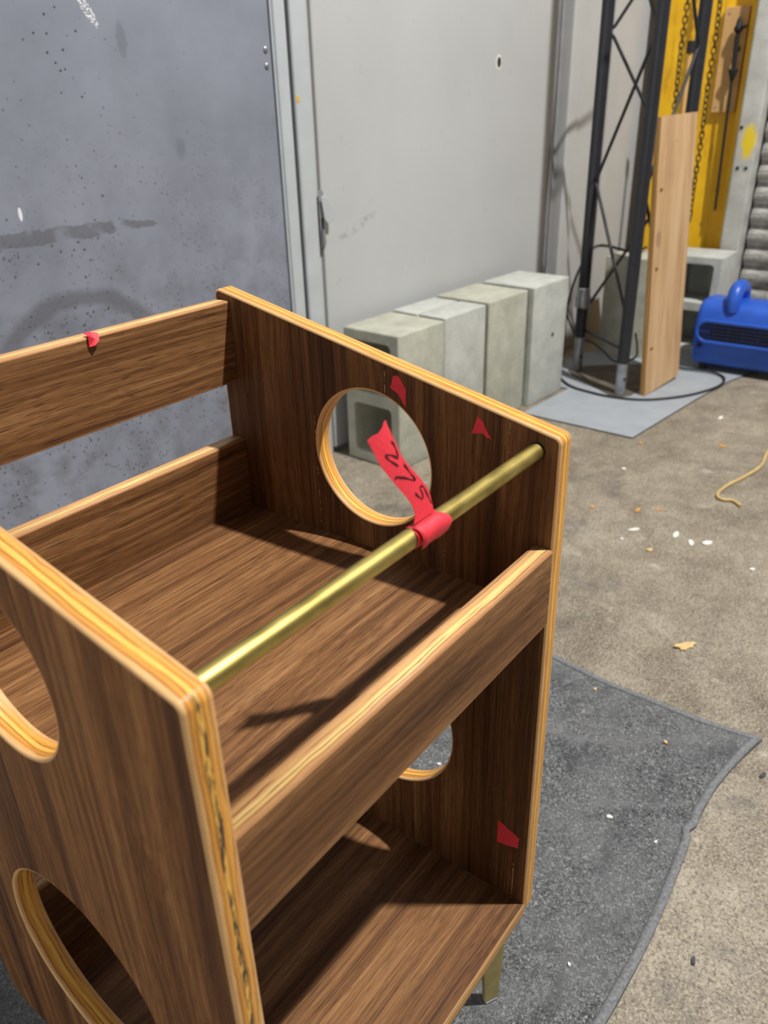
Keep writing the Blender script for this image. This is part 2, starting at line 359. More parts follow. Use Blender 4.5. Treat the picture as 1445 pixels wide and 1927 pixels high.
def offset(P, d):
    """move a closed loop inwards (positive d) along its averaged normals; P counter-clockwise"""
    out = []; n = len(P)
    for i in range(n):
        e1 = (P[i]-P[i-1]).normalized(); e2 = (P[(i+1) % n]-P[i]).normalized()
        n1 = Vector((-e1.y, e1.x)); n2 = Vector((-e2.y, e2.x)); nn = (n1+n2)
        nn.normalize(); out.append(P[i] + nn*(d/max(0.3, nn.dot(n1))))
    return out
def plate(outer, holes, th, bev, place, bm=None, steps=3):
    """slab with rounded rims and through holes; place(a, b, t) maps to 3-D. caps material 0, rims material 1"""
    bm = bm or bmesh.new()
    lv = []
    for k in range(steps+1):
        q = (math.pi/2)*k/steps; lv.append((-th/2 + bev*(1-math.sin(q)), bev*(1-math.cos(q))))
    lv = lv[::-1]     # from cap inwards is (-th/2, bev) ... reversed below
    lv = [(-th/2 + bev*(1-math.cos((math.pi/2)*k/steps)), bev*(1-math.sin((math.pi/2)*k/steps))) for k in range(steps+1)]
    levels = lv + [(-t, i) for t, i in reversed(lv)]
    loops = []
    for P, sgn in [(outer, 1)] + [(h, -1) for h in holes]:
        if area2(P) < 0: P = P[::-1]
        loops.append((P, sgn))
    caps = [[], []]
    for P, sgn in loops:
        prev = None
        for li, (t, ins) in enumerate(levels):
            Q = offset(P, ins*sgn) if ins > 1e-9 else P
            vs = [bm.verts.new(place(q.x, q.y, t)) for q in Q]
            if prev:
                for i in range(len(vs)):
                    f = bm.faces.new((prev[i-1], prev[i], vs[i], vs[i-1])); f.material_index = 1; f.smooth = True
            if li in (0, len(levels)-1):
                es = [bm.edges.get((vs[i-1], vs[i])) or bm.edges.new((vs[i-1], vs[i])) for i in range(len(vs))]
                caps[0 if li == 0 else 1] += es
            prev = vs
    for es in caps:
        r = bmesh.ops.triangle_fill(bm, use_beauty=True, use_dissolve=False, edges=es)
        for g in r['geom']:
            if isinstance(g, bmesh.types.BMFace): g.material_index = 0; g.smooth = False
    return bm
def flake(pts, place, th=0.0003):
    """small ragged scrap with thickness"""
    bm = bmesh.new()
    A = [bm.verts.new(place(a, b, 0.00012)) for a, b in pts]; B = [bm.verts.new(place(a, b, th)) for a, b in pts]
    bm.faces.new(A[::-1]); bm.faces.new(B)
    for i in range(len(pts)): bm.faces.new((A[i-1], A[i], B[i], B[i-1]))
    return bm

# ------------------------------------------------------------------ setting
# floor
bm = bmesh.new()
for a in range(24):
    for b in range(24):
        X = [-3.2 + 0.28*a, -3.2 + 0.28*(a+1)]; Y = [-4.2 + 0.2325*b, -4.2 + 0.2325*(b+1)]
        bm.faces.new([bm.verts.new((px, py, 0)) for px, py in ((X[0], Y[0]), (X[1], Y[0]), (X[1], Y[1]), (X[0], Y[1]))])
bmesh.ops.remove_doubles(bm, verts=bm.verts[:], dist=1e-5)
tag(obj('floor', bm, FLOOR), kind='structure')

WA = math.atan(-0.06); WO = (1.444, 1.205, 0.0)          # the long wall: local x along it, local -y out of it
def wallobj(name, bm, mats, smooth=None): return tag(obj(name, bm, mats, None, WO, WA, smooth), kind='structure')
wallobj('wall_left', bxm(-4.6, -0.121, 0.0, 0.08, 0.0, 3.2, 0.003), SHEET)
t1 = wallobj('trim_1', bxm(-0.117, -0.082, -0.012, 0.05, 0.0, 3.2, 0.003), FRAME)
bm = bmesh.new(); tube(bm, [(-0.119, -0.004, 0.0), (-0.119, -0.004, 3.2)], 0.003, 8)
o = obj('edge_bead', bm, FRAME, t1, smooth=40)
t2 = wallobj('trim_2', bxm(-0.071, -0.020, -0.016, 0.05, 0.0, 3.2, 0.005), FRAME)
bm = bxm(-0.068, -0.060, -0.0165, -0.0155, 0.912, 0.926, 0.0003); obj('paint_fleck', bm, YELLOW, t2)
wallobj('trim_3', bxm(-0.082, -0.071, 0.028, 0.06, 0.0, 3.2), DARKGAP)
wallobj('trim_4', bxm(-0.020, 0.004, 0.004, 0.05, 0.0, 3.2, 0.002), GREYSTRIP and WALLP)
d1 = wallobj('door_1', bxm(0.004, 1.115, -0.006, 0.035, 0.018, 3.2, 0.004), DOOR)
tag(d1, 'pale grey painted door leaf behind the row of concrete blocks')
# rivets on the sheet
for zc in (1.019, 0.987):
    bm = bmesh.new(); bmesh.ops.create_uvsphere(bm, u_segments=14, v_segments=8, radius=0.0065)
    for v in bm.verts: v.co = Vector((v.co.x - 0.1385, v.co.y*0.55 - 0.001, v.co.z + zc))
    obj('rivet', bm, SILVER, bpy.data.objects['wall_left'], smooth=60)
# latch: slot, swung flap and shank
bm = plate(rpoly([(-0.016, 0.575, 0.006), (-0.002, 0.575, 0.006), (0.000, 0.715, 0.006), (-0.018, 0.715, 0.006)]), [], 0.002, 0.0006, lambda a, b, t: Vector((a + 0.010, -0.0065 + t, b)))
lt = obj('latch_plate', bm, [GREYSTRIP, GREYSTRIP], d1)
bm = plate(rpoly([(0.0, 0.648, 0.003), (0.008, 0.634, 0.006), (0.024, 0.645, 0.010), (0.026, 0.668, 0.010), (0.004, 0.704, 0.004), (-0.006, 0.700, 0.003)]), [], 0.003, 0.001, lambda a, b, t: Vector((a, -0.014 - (a+0.006)*0.5 + t, b)))
obj('latch_flap', bm, [FRAME, FRAME], d1)
obj('latch_slot', bxm(-0.0035, 0.0045, -0.0085, -0.006, 0.588, 0.650, 0.001), DARKGAP, d1)
obj('latch_pin', tube(bmesh.new(), [(0.0, -0.012, 0.584), (0.0, -0.012, 0.622)], 0.0045, 10), SILVER, d1, smooth=40)
# chipped hole in the door
bm = bmesh.new(); ptsA = [(0.788 + (0.013 + 0.004*random.random())*math.cos(q)*1.1, 1.003 + (0.018 + 0.006*random.random())*math.sin(q)) for q in [k*2*math.pi/14 for k in range(14)]]
obj('chipped_paint', flake(ptsA, lambda a, b, t: Vector((a, -0.0060 - t*2, b)), 0.0003), CHIPW, d1)
bm = plate([Vector(p) for p in [(0.788 + 0.010*math.cos(k*2*math.pi/16), 1.004 + 0.014*math.sin(k*2*math.pi/16)) for k in range(16)]], [], 0.002, 0.0003, lambda a, b, t: Vector((a+0.001, -0.0068 + t, b)))
obj('punched_hole', bm, [DARKGAP, DARKGAP], d1)
# right of the leaf: stop strip, reveal with its shade put in as darker grey, plain wall
wallobj('trim_5', bxm(1.118, 1.150, -0.002, 0.05, 0.0, 3.2, 0.006), GREYSTRIP)
wallobj('trim_6', bxm(1.150, 1.225, 0.030, 0.06, 0.0, 3.2), GREYSTRIP)
wallobj('trim_7', bxm(1.225, 1.300, -0.010, 0.06, 0.0, 3.2, 0.006), WALLP)
wallobj('wall_back', bxm(1.300, 1.900, 0.0, 0.06, 0.0, 3.2), WALLP)
bm = bxm(1.50, 1.56, -0.012, 0.002, 0.0, 3.2, 0.004)
wallobj('trim_8', bm, WALLP)
# far wall, column, rail, shutter
tag(obj('wall_far', bxm(3.31, 3.40, -4.2, 1.20, 0.0, 3.2), WALLP), kind='structure')
col = thing('steel_column', 'worn yellow steel channel column standing on the far wall', 'column', (3.25, 0.88, 0))
obj('web', bxm(0.0, 0.03, -0.16, 0.165, 0.0, 3.0), YELLOW, col)
obj('flange', bxm(-0.030, -0.0002, -0.186, -0.160, 0.0, 3.0, 0.003), YELLOW, col)
obj('flange', bxm(-0.035, -0.0002, 0.156, 0.168, 0.0, 3.0, 0.003), FRAME, col)
sd = thing('roller_shutter', 'dirty grey steel roller shutter at the right edge of view', 'shutter', (3.25, -0.55, 0)); tag(sd, kind='structure')
sd.name = 'door_2'
prof = []
for k in range(13):
    t = k/12; prof.append((-0.016*math.sin(math.pi*min(1, t/0.78)) if t < 0.78 else 0.004, 0.075*t))
bm = bmesh.new(); A = [bm.verts.new((a, -1.1, b)) for a, b in prof]; B = [bm.verts.new((a, 1.16, b)) for a, b in prof]
for i in range(12): bm.faces.new((A[i], B[i], B[i+1], A[i+1]))
A2 = [bm.verts.new((a+0.004, -1.1, b)) for a, b in prof]; B2 = [bm.verts.new((a+0.004, 1.16, b)) for a, b in prof]
for i in range(12): bm.faces.new((A2[i+1], B2[i+1], B2[i], A2[i]))
s0 = obj('slat', bm, SHUT, sd, smooth=30)
for k in range(1, 40):
    c = s0.copy(); C.objects.link(c); c.parent = sd; c.location = (0, 0, 0.075*k)
rl = obj('trim_9', plate(rpoly([(3.165, 0.617, 0.006), (3.245, 0.617, 0.002), (3.245, 0.690, 0.002), (3.165, 0.690, 0.010)]), [], 3.0, 0.001, lambda a, b, t: Vector((a, b, t + 1.5))), [RAIL, RAIL]); tag(rl, kind='structure')
for yy, zz in ((0.668, 0.655), (0.638, 0.655), (0.676, 0.790)):
    bm = bmesh.new(); tube(bm, [(3.162, yy, zz), (3.166, yy, zz)], 0.006, 10); obj('bolt_hole', bm, BLACK, rl)

# ------------------------------------------------------------------ the cart
W, D, t = 0.3416, 0.3638, 0.018
ZS = 0.3648; YS = 0.3448
cart = thing('record_cart', 'walnut veneered two tier cart with round cut-outs and brass rail', 'cart', (W/2, D/2, 0))
def cpart(name, bm, mats, cen, parent=None, smooth=None):
    """bm built around cen given in cart coordinates"""
    o = obj(name, bm, mats, parent or cart, (cen[0]-W/2, cen[1]-D/2, cen[2]+ZO), 0, smooth); return o
zc = 0.286; yc = D/2
outl = rpoly([(0, -0.018, 0.012), (D, -0.018, 0.030), (D, 0.5894, 0.006), (0, 0.5156, 0.007)], 8)
outl = [Vector((p.x - yc, p.y - zc)) for p in outl]
holes = [circ(0.181 - yc, 0.4567 - zc, 0.0634, 96), circ(0.1815 - yc, 0.1714 - zc, 0.0896, 110)]
cpart('side_panel', plate(outl, holes, t, 0.0022, lambda a, b, q: Vector((q, a, b))), [WZ, PXA], (-t/2, yc, zc))
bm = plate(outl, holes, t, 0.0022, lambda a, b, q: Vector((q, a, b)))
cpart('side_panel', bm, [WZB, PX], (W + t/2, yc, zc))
# dark knot void in the near panel's front edge
def slat(z0, z1, y0, th=0.0176, name='slat', bev=0.0018):
    cz = (z0+z1)/2; E = W/2 + bev + 0.0004      # ends run into shallow housings
    P = rpoly([(-E, z0-cz, 0.0), (E, z0-cz, 0.0), (E, z1-cz, 0.0), (-E, z1-cz, 0.0)])
    return cpart(name, plate(P, [], th, bev, lambda a, b, q: Vector((a, q, b))), [WX, PY], (W/2, y0 + th/2, cz))
slat(0.3486, 0.4215, 0.0004, name='front_rail', bev=0.0028); slat(0.5005, 0.5785, YS, name='back_rail'); slat(0.3500, 0.4405, YS, name='back_rail'); slat(0.0, 0.092, YS, name='back_rail')
def shelf(z1, y0, y1):
    cy = (y0+y1)/2
    E = W/2 + 0.001
    P = [Vector((-E, y0-cy)), Vector((E, y0-cy)), Vector((E, y1-cy)), Vector((-E, y1-cy))]
    return cpart('shelf', plate(P, [], 0.018, 0.0008, lambda a, b, q: Vector((a, b, q))), [WX, PZ], (W/2, cy, z1 - 0.009))
shelf(ZS, 0.018, YS + 0.0002); shelf(0.0, 0.0006, D - 0.001)
# brass rail
RY, RZ, RR = 0.0195, 0.5023, 0.0064
bm = tube(bmesh.new(), [(-W/2 + W*k/20, 0, 0) for k in range(21)], RR, 28)
rod = cpart('rail', bm, BRASS, (W/2, RY, RZ), smooth=50)
for xx in (0.0, W):
    P = circ(0, 0, RR + 0.0006, 36)
    bm = plate(P, [circ(0, 0, RR, 36)], 0.0012, 0.0003, lambda a, b, q: Vector((q, a, b)))
    o = cpart('rail_end_shade_ring', bm, [INK, INK], (xx + (0.0003 if xx == 0 else -0.0003), RY, RZ))  # thin dark ring painted in for the shade where rail meets panel
# four tapered brass legs on the diagonals
for sx in (-1, 1):
    for sy in (-1, 1):
        bm = bmesh.new()
        L = [(-0.0165, 0.0), (0.0165, 0.0), (0.0088, -0.146), (-0.0088, -0.146)]
        P = rpoly([(L[0][0], L[0][1], 0), (L[3][0], L[3][1], 0.002), (L[2][0], L[2][1], 0.002), (L[1][0], L[1][1], 0)])
        plate(P, [], 0.0055, 0.0012, lambda a, b, q: Vector((a, q, b)), bm)
        lg = cpart('leg', bm, [BRASSLEG, BRASSLEG], (W/2 + sx*(W/2 - 0.0135), D/2 + sy*(D/2 - 0.0262), -0.0185))
        lg.rotation_euler = (0, 0, math.radians(-28)*(1 if sx*sy < 0 else -1))
        obj('foot_pad', bxm(-0.0075, 0.0075, -0.0035, 0.0035, -0.1485, -0.146, 0.0006), GREYSTRIP, lg)
        obj('mounting_plate', bxm(-0.018, 0.018, -0.010, 0.010, -0.003, 0.0, 0.0008), BRASSLEG, lg)

# ------------------------------------------------------------------ red tape
flag = thing('tape_flag', 'red tape flag with black handwriting wrapped on the brass rail', 'tape', (0.19, RY, RZ + ZO))
KT = 0.23276
def tp(x, z, off=0.0, bow=0.0):
    return Vector((x - 0.19, 0.0195 + KT*(z - 0.512) - off + bow - RY, z - RZ))
Ls = smooth_path([(x, 0, z) for x, z in [(0.1547, 0.5708), (0.1581, 0.5621), (0.1617, 0.5531), (0.1702, 0.5398), (0.1793, 0.5263), (0.1825, 0.5172), (0.1795, 0.5108)]], 6)
Rs = smooth_path([(x, 0, z) for x, z in [(0.1740, 0.5757), (0.1789, 0.5610), (0.1827, 0.5510), (0.1934, 0.5361), (0.1999, 0.5256), (0.2010, 0.5158), (0.2010, 0.5104)]], 6)
bm = bmesh.new(); NC = 8; grid = []
for side in (0, 1):
    g = []
    for i, (l, r) in enumerate(zip(Ls, Rs)):
        row = []
        for k in range(NC+1):
            q = k/NC; P = l.lerp(r, q); bow = -0.0012*math.sin(math.pi*q)*(1 - i/len(Ls))
            if i == 0: P = P + Vector((0, 0, 0.0006*math.sin(9*q) + (0.0010 if q > 0.8 else 0)))
            row.append(bm.verts.new(tp(P.x, P.z, 0.00012*(1 if side else -1), bow)))
        g.append(row)
    grid.append(g)
for i in range(len(Ls)-1):
    for k in range(NC):
        bm.faces.new((grid[1][i][k], grid[1][i][k+1], grid[1][i+1][k+1], grid[1][i+1][k]))
        bm.faces.new((grid[0][i][k], grid[0][i+1][k], grid[0][i+1][k+1], grid[0][i][k+1]))
for i in range(len(Ls)-1):
    for k in (0, NC): bm.faces.new((grid[0][i][k], grid[1][i][k], grid[1][i+1][k], grid[0][i+1][k]))
for k in range(NC):
    for i in (0, len(Ls)-1): bm.faces.new((grid[0][i][k], grid[0][i][k+1], grid[1][i][k+1], grid[1][i][k]))
fl = obj('flag', bm, TAPE, flag, smooth=40)
# wrap around the tube, with ragged ends and a lifted lap
bm = bmesh.new(); rows = []
NA = 40
for j in range(7):
    row = []
    for k in range(NA):
        an = 2*math.pi*k/NA; q = j/6
        x0 = 0.1755 + 0.0020*math.sin(an*1.0 + 0.8) + 0.0006*math.sin(5*an); x1 = 0.2065 + 0.0024*math.sin(an + 2.2) + 0.0006*math.sin(7*an)
        rr = RR + 0.0005 + 0.00035*math.sin(3*an + 5*q)
        row.append(bm.verts.new((x0 + (x1-x0)*q - 0.19, rr*math.cos(an), rr*math.sin(an))))
    rows.append(row)
for j in range(6):
    for k in range(NA): bm.faces.new((rows[j][k-1], rows[j][k], rows[j+1][k], rows[j+1][k-1]))
inner = []
obj('wrap', bm, TAPE2, flag, smooth=50)
bm = bmesh.new(); rows = []
for j in range(9):
    q = j/8; an = math.radians(128 - 20*q - 70*q*q + 185*0)            # from the flag's foot over the front of the tube
    an = math.radians(100 + 120*q); rr = RR + 0.0012 + 0.0016*math.sin(math.pi*q)*0.8 + (0.0018*max(0, q-0.8)/0.2)
    xa = 0.1765 + 0.0015*q; xb = 0.2035 + 0.0062*math.sin(q*2.4)
    rows.append([bm.verts.new((xa + (xb-xa)*k/6 - 0.19, rr*math.cos(an), rr*math.sin(an) + 0.0005*math.sin(k*1.7 + q*4))) for k in range(7)])
for j in range(8):
    for k in range(6): bm.faces.new((rows[j][k], rows[j][k+1], rows[j+1][k+1], rows[j+1][k]))
o = obj('lap', bm, TAPE, flag, smooth=60)
md = o.modifiers.new('thick', 'SOLIDIFY'); md.thickness = 0.0002
# handwriting: raised ink strokes
strokes = [[(0.174, 0.5648), (0.1759, 0.562), (0.1768, 0.5587), (0.177, 0.5555), (0.1765, 0.5535), (0.1741, 0.5556), (0.1706, 0.5577), (0.1663, 0.559), (0.1677, 0.5564), (0.1708, 0.5533), (0.1754, 0.5493)],
 [(0.181, 0.5486), (0.1832, 0.5451), (0.186, 0.5406), (0.1887, 0.536), (0.1842, 0.5379), (0.1791, 0.5407), (0.1713, 0.5442), (0.1717, 0.5429)],
 [(0.1861, 0.5286), (0.1884, 0.5256), (0.1919, 0.5226), (0.1929, 0.5255), (0.1915, 0.5293), (0.1928, 0.5303), (0.1951, 0.5293), (0.1969, 0.525), (0.1984, 0.5212), (0.2001, 0.5166)]]
def edge_at(z, P):
    best = min(P, key=lambda v: abs(v.z - z)); return best
for st in strokes:
    pts = smooth_path([(x, 0, z) for x, z in st], 4)
    bm = bmesh.new(); out = []
    for i, P in enumerate(pts):
        T = (pts[min(i+1, len(pts)-1)] - pts[max(i-1, 0)]); T.normalize(); N = Vector((-T.z, 0, T.x))
        wd = 0.00058*(0.75 + 0.35*math.sin(i*0.7))
        # bow of the tape at this point: nearest centre row
        bi = min(range(len(Ls)), key=lambda k: ((Ls[k]+Rs[k])/2 - P).length)
        l, r = Ls[bi], Rs[bi]; q = max(0, min(1, (P-l).dot(r-l)/(r-l).length_squared)); bow = -0.0012*math.sin(math.pi*q)*(1 - bi/len(Ls))
        out.append([bm.verts.new(tp((P+N*s*wd).x, (P+N*s*wd).z, 0.00032 + lift, bow)) for s in (-1, 1) for lift in (0, 0.0001)])
    for a, b in zip(out, out[1:]):
        for u, v in ((0, 1), (1, 3), (3, 2), (2, 0)): bm.faces.new((a[u], a[v], b[v], b[u]))
    obj('pen_stroke', bm, INK, fl)
# torn scraps of red tape
def scrap(pts, label):
    y0 = sum(p[0] for p in pts)/len(pts); z0 = sum(p[1] for p in pts)/len(pts)
    bm = flake([(a-y0, b-z0) for a, b in pts], lambda a, b, q: Vector((-q, a, b)), 0.0004)
    o = obj('tape_scrap', bm, TAPE, None, (W, y0, z0 + ZO)); return tag(o, label, 'tape', 'torn red tape scraps on the cart')
scrap([(0.1542, 0.5379), (0.1510, 0.5392), (0.1476, 0.5381), (0.1440, 0.5330), (0.1413, 0.5287), (0.1416, 0.5134), (0.1432, 0.5150), (0.1453, 0.5178), (0.1485, 0.5222), (0.1512, 0.5246), (0.1555, 0.5262), (0.1578, 0.528), (0.1560, 0.5310), (0.1553, 0.5345)], 'torn red tape scrap above the upper round hole, pointing down')
scrap([(0.0722, 0.5195), (0.0700, 0.5178), (0.0678, 0.5169), (0.0652, 0.5121), (0.0630, 0.5085), (0.0591, 0.5027), (0.0612, 0.5036), (0.0634, 0.5031), (0.0655, 0.5052), (0.0674, 0.5063), (0.0720, 0.5052), (0.0771, 0.5041)], 'triangular red tape scrap near the far end of the brass rail')
scrap([(0.0354, 0.0994), (0.0318, 0.0990), (0.0281, 0.0976), (0.0240, 0.0950), (0.0195, 0.0938), (0.011, 0.0897), (0.0116, 0.0820), (0.0114, 0.0751), (0.0170, 0.0742), (0.0240, 0.0715), (0.0353, 0.0692), (0.0350, 0.0850)], 'square red tape scrap low on the panel above the bottom shelf')
bm = bmesh.new()
V = [bm.verts.new(p) for p in [(-0.0050, -0.0008, -0.0075), (-0.0046, -0.0016, 0.0015), (0.0010, -0.0012, -0.0022), (0.0008, 0.004, 0.0030), (0.0062, 0.0008, 0.0012), (0.0040, -0.0030, -0.0035), (-0.0008, -0.0036, -0.0068), (-0.0040, 0.0060, 0.0022)]]
for f in ((0, 2, 1), (1, 2, 3), (2, 5, 4), (2, 4, 3), (0, 6, 2), (6, 5, 2), (1, 3, 7)): bm.faces.new([V[i] for i in f])
o = tag(obj('tape_scrap', bm, TAPE, None, (0.1925, YS - 0.0002, 0.5787 + ZO)), 'small folded red tape scrap on the top edge of the back rail', 'tape', 'torn red tape scraps on the cart')
md = o.modifiers.new('thick', 'SOLIDIFY'); md.thickness = 0.0003

# ------------------------------------------------------------------ towel
towel = thing('towel', 'charcoal terry towel spread under the walnut cart', 'towel', (0.3, 0.25, 0))
NX, NY = 190, 130
X0, X1, Y0, Y1 = -0.42, 0.932, -0.088, 0.66
def tw(u, v):
    x = X0 + (X1-X0)*u; y = Y0 + (Y1-Y0)*v
    near = 1 - v
    x += 0.012*v - 0.010*math.sin(v*7)*(u**4)
    y += near**6*0.006*math.exp(-((x-0.69)/0.010)**2)
    y += near**2*(-0.020*max(0, (u-0.86)/0.14)**1.6 + 0.008*math.sin(u*15 + 1.0)*u)
    h = 0.0050 + 0.0034*noise.noise(Vector((x*8, y*8, 0.3))) + 0.0020*noise.noise(Vector((x*19, y*19, 2.3)))
    # soft ridges near the free corner
    for (px, py, ang, wd, ht, ln) in ((0.70, -0.03, 2.25, 0.009, 0.012, 0.08), (0.80, 0.03, 2.3, 0.020, 0.012, 0.16), (0.74, 0.16, 1.75, 0.018, 0.012, 0.18), (0.55, 0.02, 2.4, 0.022, 0.006, 0.12)):
        dx, dy = x-px, y-py; a = dx*math.cos(ang) + dy*math.sin(ang); b = -dx*math.sin(ang) + dy*math.cos(ang)
        h += ht*math.exp(-(b/wd)**2 - (a/ln)**2)
    if -0.05 < x < W+0.05 and -0.03 < y < D+0.03: h = min(h, 0.0024)
    return Vector((x-0.3, y-0.25, max(0.0020, h)))
bm = bmesh.new(); G = [[bm.verts.new(tw(i/NX, j/NY)) for i in range(NX+1)] for j in range(NY+1)]
for j in range(NY):
    for i in range(NX): bm.faces.new((G[j][i], G[j][i+1], G[j+1][i+1], G[j+1][i])).smooth = True
rim = [G[0][i] for i in range(NX+1)] + [G[j][NX] for j in range(1, NY+1)] + [G[NY][i] for i in range(NX-1, -1, -1)] + [G[j][0] for j in range(NY-1, 0, -1)]
low = [bm.verts.new((v.co.x, v.co.y, 0.0003)) for v in rim]
for i in range(len(rim)): bm.faces.new((rim[i-1], low[i-1], low[i], rim[i]))
cloth = obj('terry_cloth', bm, TERRY, towel)
def hem(path, side):
    bm = bmesh.new(); rows = []
    for u, v in path:
        P = tw(u, v)
        du, dv = side; Q = tw(u + du, v + dv)
        mid = P.lerp(Q, 0.5)
        rows.append([bm.verts.new((P.x, P.y, 0.0006)), bm.verts.new((P.x, P.y, P.z + 0.0018)), bm.verts.new((mid.x, mid.y, mid.z + 0.0030)), bm.verts.new((Q.x, Q.y, Q.z + 0.0016)), bm.verts.new((Q.x, Q.y, Q.z - 0.001))])
    for a, b in zip(rows, rows[1:]):
        for k in range(4): bm.faces.new((a[k], a[k+1], b[k+1], b[k])).smooth = True
    return obj('hem', bm, HEM, towel)
hem([(k/NX, 0) for k in range(NX+1)], (0, 0.0155)); hem([(1, k/NY) for k in range(NY+1)], (-0.0080, 0))
hem([(k/NX, 1) for k in range(NX+1)], (0, -0.018)); hem([(0, k/NY) for k in range(NY+1)], (0.0095, 0))

# ------------------------------------------------------------------ concrete blocks
def block_mesh(kind, wx, wy, h):
    """stands on end; cells run along x"""
    P = rpoly([(-wy/2, 0, 0.004), (wy/2, 0, 0.004), (wy/2, h, 0.004), (-wy/2, h, 0.004)], 3)
    hs = []
    if kind == 'cells':
        wl = 0.030; mid = 0.036
        for z0, z1 in ((wl, h/2 - mid/2), (h/2 + mid/2, h - wl)):
            hs.append(rpoly([(-wy/2 + wl, z0, 0.013), (wy/2 - wl, z0, 0.013), (wy/2 - wl, z1, 0.013), (-wy/2 + wl, z1, 0.013)], 4))
    bm = plate(P, hs, wx, 0.004, lambda a, b, q: Vector((q, a, b)))
    return bm
def cblock(x0, x1, y0, y1, h, label, mat=BLOCK, rz=WA, kind='cells', tilt=0.0):
    bm = block_mesh(kind, x1-x0, y1-y0, h)
    for v in bm.verts:
        v.co += Vector((noise.noise(v.co*40), noise.noise(v.co*40 + Vector((5, 0, 0))), 0))*0.0012
    o = obj('concrete_block', bm, [mat, mat], None, ((x0+x1)/2, (y0+y1)/2, 0.0), rz)
    o.rotation_euler = (0, tilt, rz)
    if kind == 'cells': obj('end_web', bxm((x1-x0)/2 - 0.030, (x1-x0)/2 - 0.006, -(y1-y0)/2 + 0.02, (y1-y0)/2 - 0.02, 0.02, h - 0.02), mat, o)
    return tag(o, label, 'block', 'concrete blocks standing on end')
cblock(1.452, 1.652, 0.960, 1.152, 0.376, 'hollow concrete block nearest the camera, seen through the cart hole', BLOCKD)
cblock(1.664, 1.862, 0.958, 1.050, 0.378, 'thin concrete block in front of its twin, second in the row', BLOCK, kind='solid')
cblock(1.668, 1.866, 1.056, 1.146, 0.378, 'thin concrete block against the door, behind its twin', BLOCK, kind='solid')
cblock(1.876, 2.086, 0.940, 1.132, 0.382, 'mottled concrete block, third in the row along the door', BLOCKD)
b4 = cblock(2.104, 2.318, 0.914, 1.106, 0.386, 'pale concrete block at the truss end of the row', BLOCK)
for (dx, zz, r) in ((0.02, 0.215, 0.006),):
    bm = bmesh.new(); tube(bm, [(dx, -0.0985, zz), (dx, -0.095, zz)], r, 10); obj('pock_mark', bm, CHIPD, b4)
cblock(2.80, 2.98, 0.812, 0.990, 0.372, 'shaded concrete block behind the black truss', BLOCKD, 0.02, 'solid')
cblock(2.965, 3.150, 0.612, 0.800, 0.368, 'hollow concrete block between the leaning board and blue blower', BLOCK, 0.0)

# ------------------------------------------------------------------ grey mat, cables
P = [Vector(p) for p in [(2.020, 0.533), (2.463, 0.488), (2.700, 0.456), (3.02, 0.37), (3.10, 0.60), (2.78, 1.02), (2.42, 1.09), (2.33, 1.09), (2.33, 0.890), (2.029, 0.905)]]
o = obj('floor_mat', plate(P, [], 0.004, 0.001, lambda a, b, q: Vector((a - 2.5, b - 0.75, q + 0.0022))), [MATG, RUBBER], None, (2.5, 0.75, 0)); tag(o, 'thin grey sheet mat under the truss and blower', 'mat')
def cable(name, pts, r, mat, label, cat, seg=8, sub=6):
    p0 = Vector(pts[0]); bm = tube(bmesh.new(), [p - p0 for p in smooth_path(pts, sub)], r, seg)
    return tag(obj(name, bm, mat, None, p0, smooth=50), label, cat)
zc_ = 0.0085
cable('power_cable', [(2.60, 1.04, zc_), (2.47, 1.000, zc_), (2.355, 0.90, zc_), (2.322, 0.80, zc_), (2.318, 0.715, zc_), (2.350, 0.620, zc_), (2.45, 0.530, zc_), (2.571, 0.476, zc_), (2.654, 0.463, 0.0095), (2.725, 0.485, 0.010), (2.752, 0.540, 0.012), (2.742, 0.640, 0.012), (2.80, 0.72, zc_)], 0.0042, CABLE, 'black cable curling on the grey mat in front of the truss', 'cable')
cable('cable_loop', [(2.56, 1.03, 0.22), (2.60, 1.00, 0.12), (2.57, 0.915, 0.105), (2.50, 0.84, 0.10), (2.46, 0.78, 0.085), (2.52, 0.735, 0.09), (2.60, 0.76, 0.105), (2.68, 0.80, 0.13)], 0.0036, CABLE, 'black cable strung across the base of the truss', 'cable')
cable('cable_loop', [(2.62, 1.05, 0.02), (2.61, 1.045, 0.20), (2.63, 1.02, 0.34), (2.70, 0.99, 0.42), (2.80, 0.905, 0.395), (2.90, 0.90, 0.386), (2.96, 0.90, 0.386)], 0.0050, CABLE, 'black cable arching over the shaded block behind the truss', 'cable')
cable('cord', [(2.42, 0.20, 0.0045), (2.136, 0.183, 0.0045), (2.011, 0.172, 0.0045), (1.918, 0.188, 0.0045), (1.832, 0.210, 0.0045), (1.772, 0.213, 0.0045), (1.750, 0.196, 0.0045), (1.758, 0.172, 0.0045), (1.739, 0.147, 0.0045)], 0.0042, TAN, 'tan cord end lying on the bare concrete floor', 'cord')
for (px, py) in ((2.66, 1.06),):
    pass

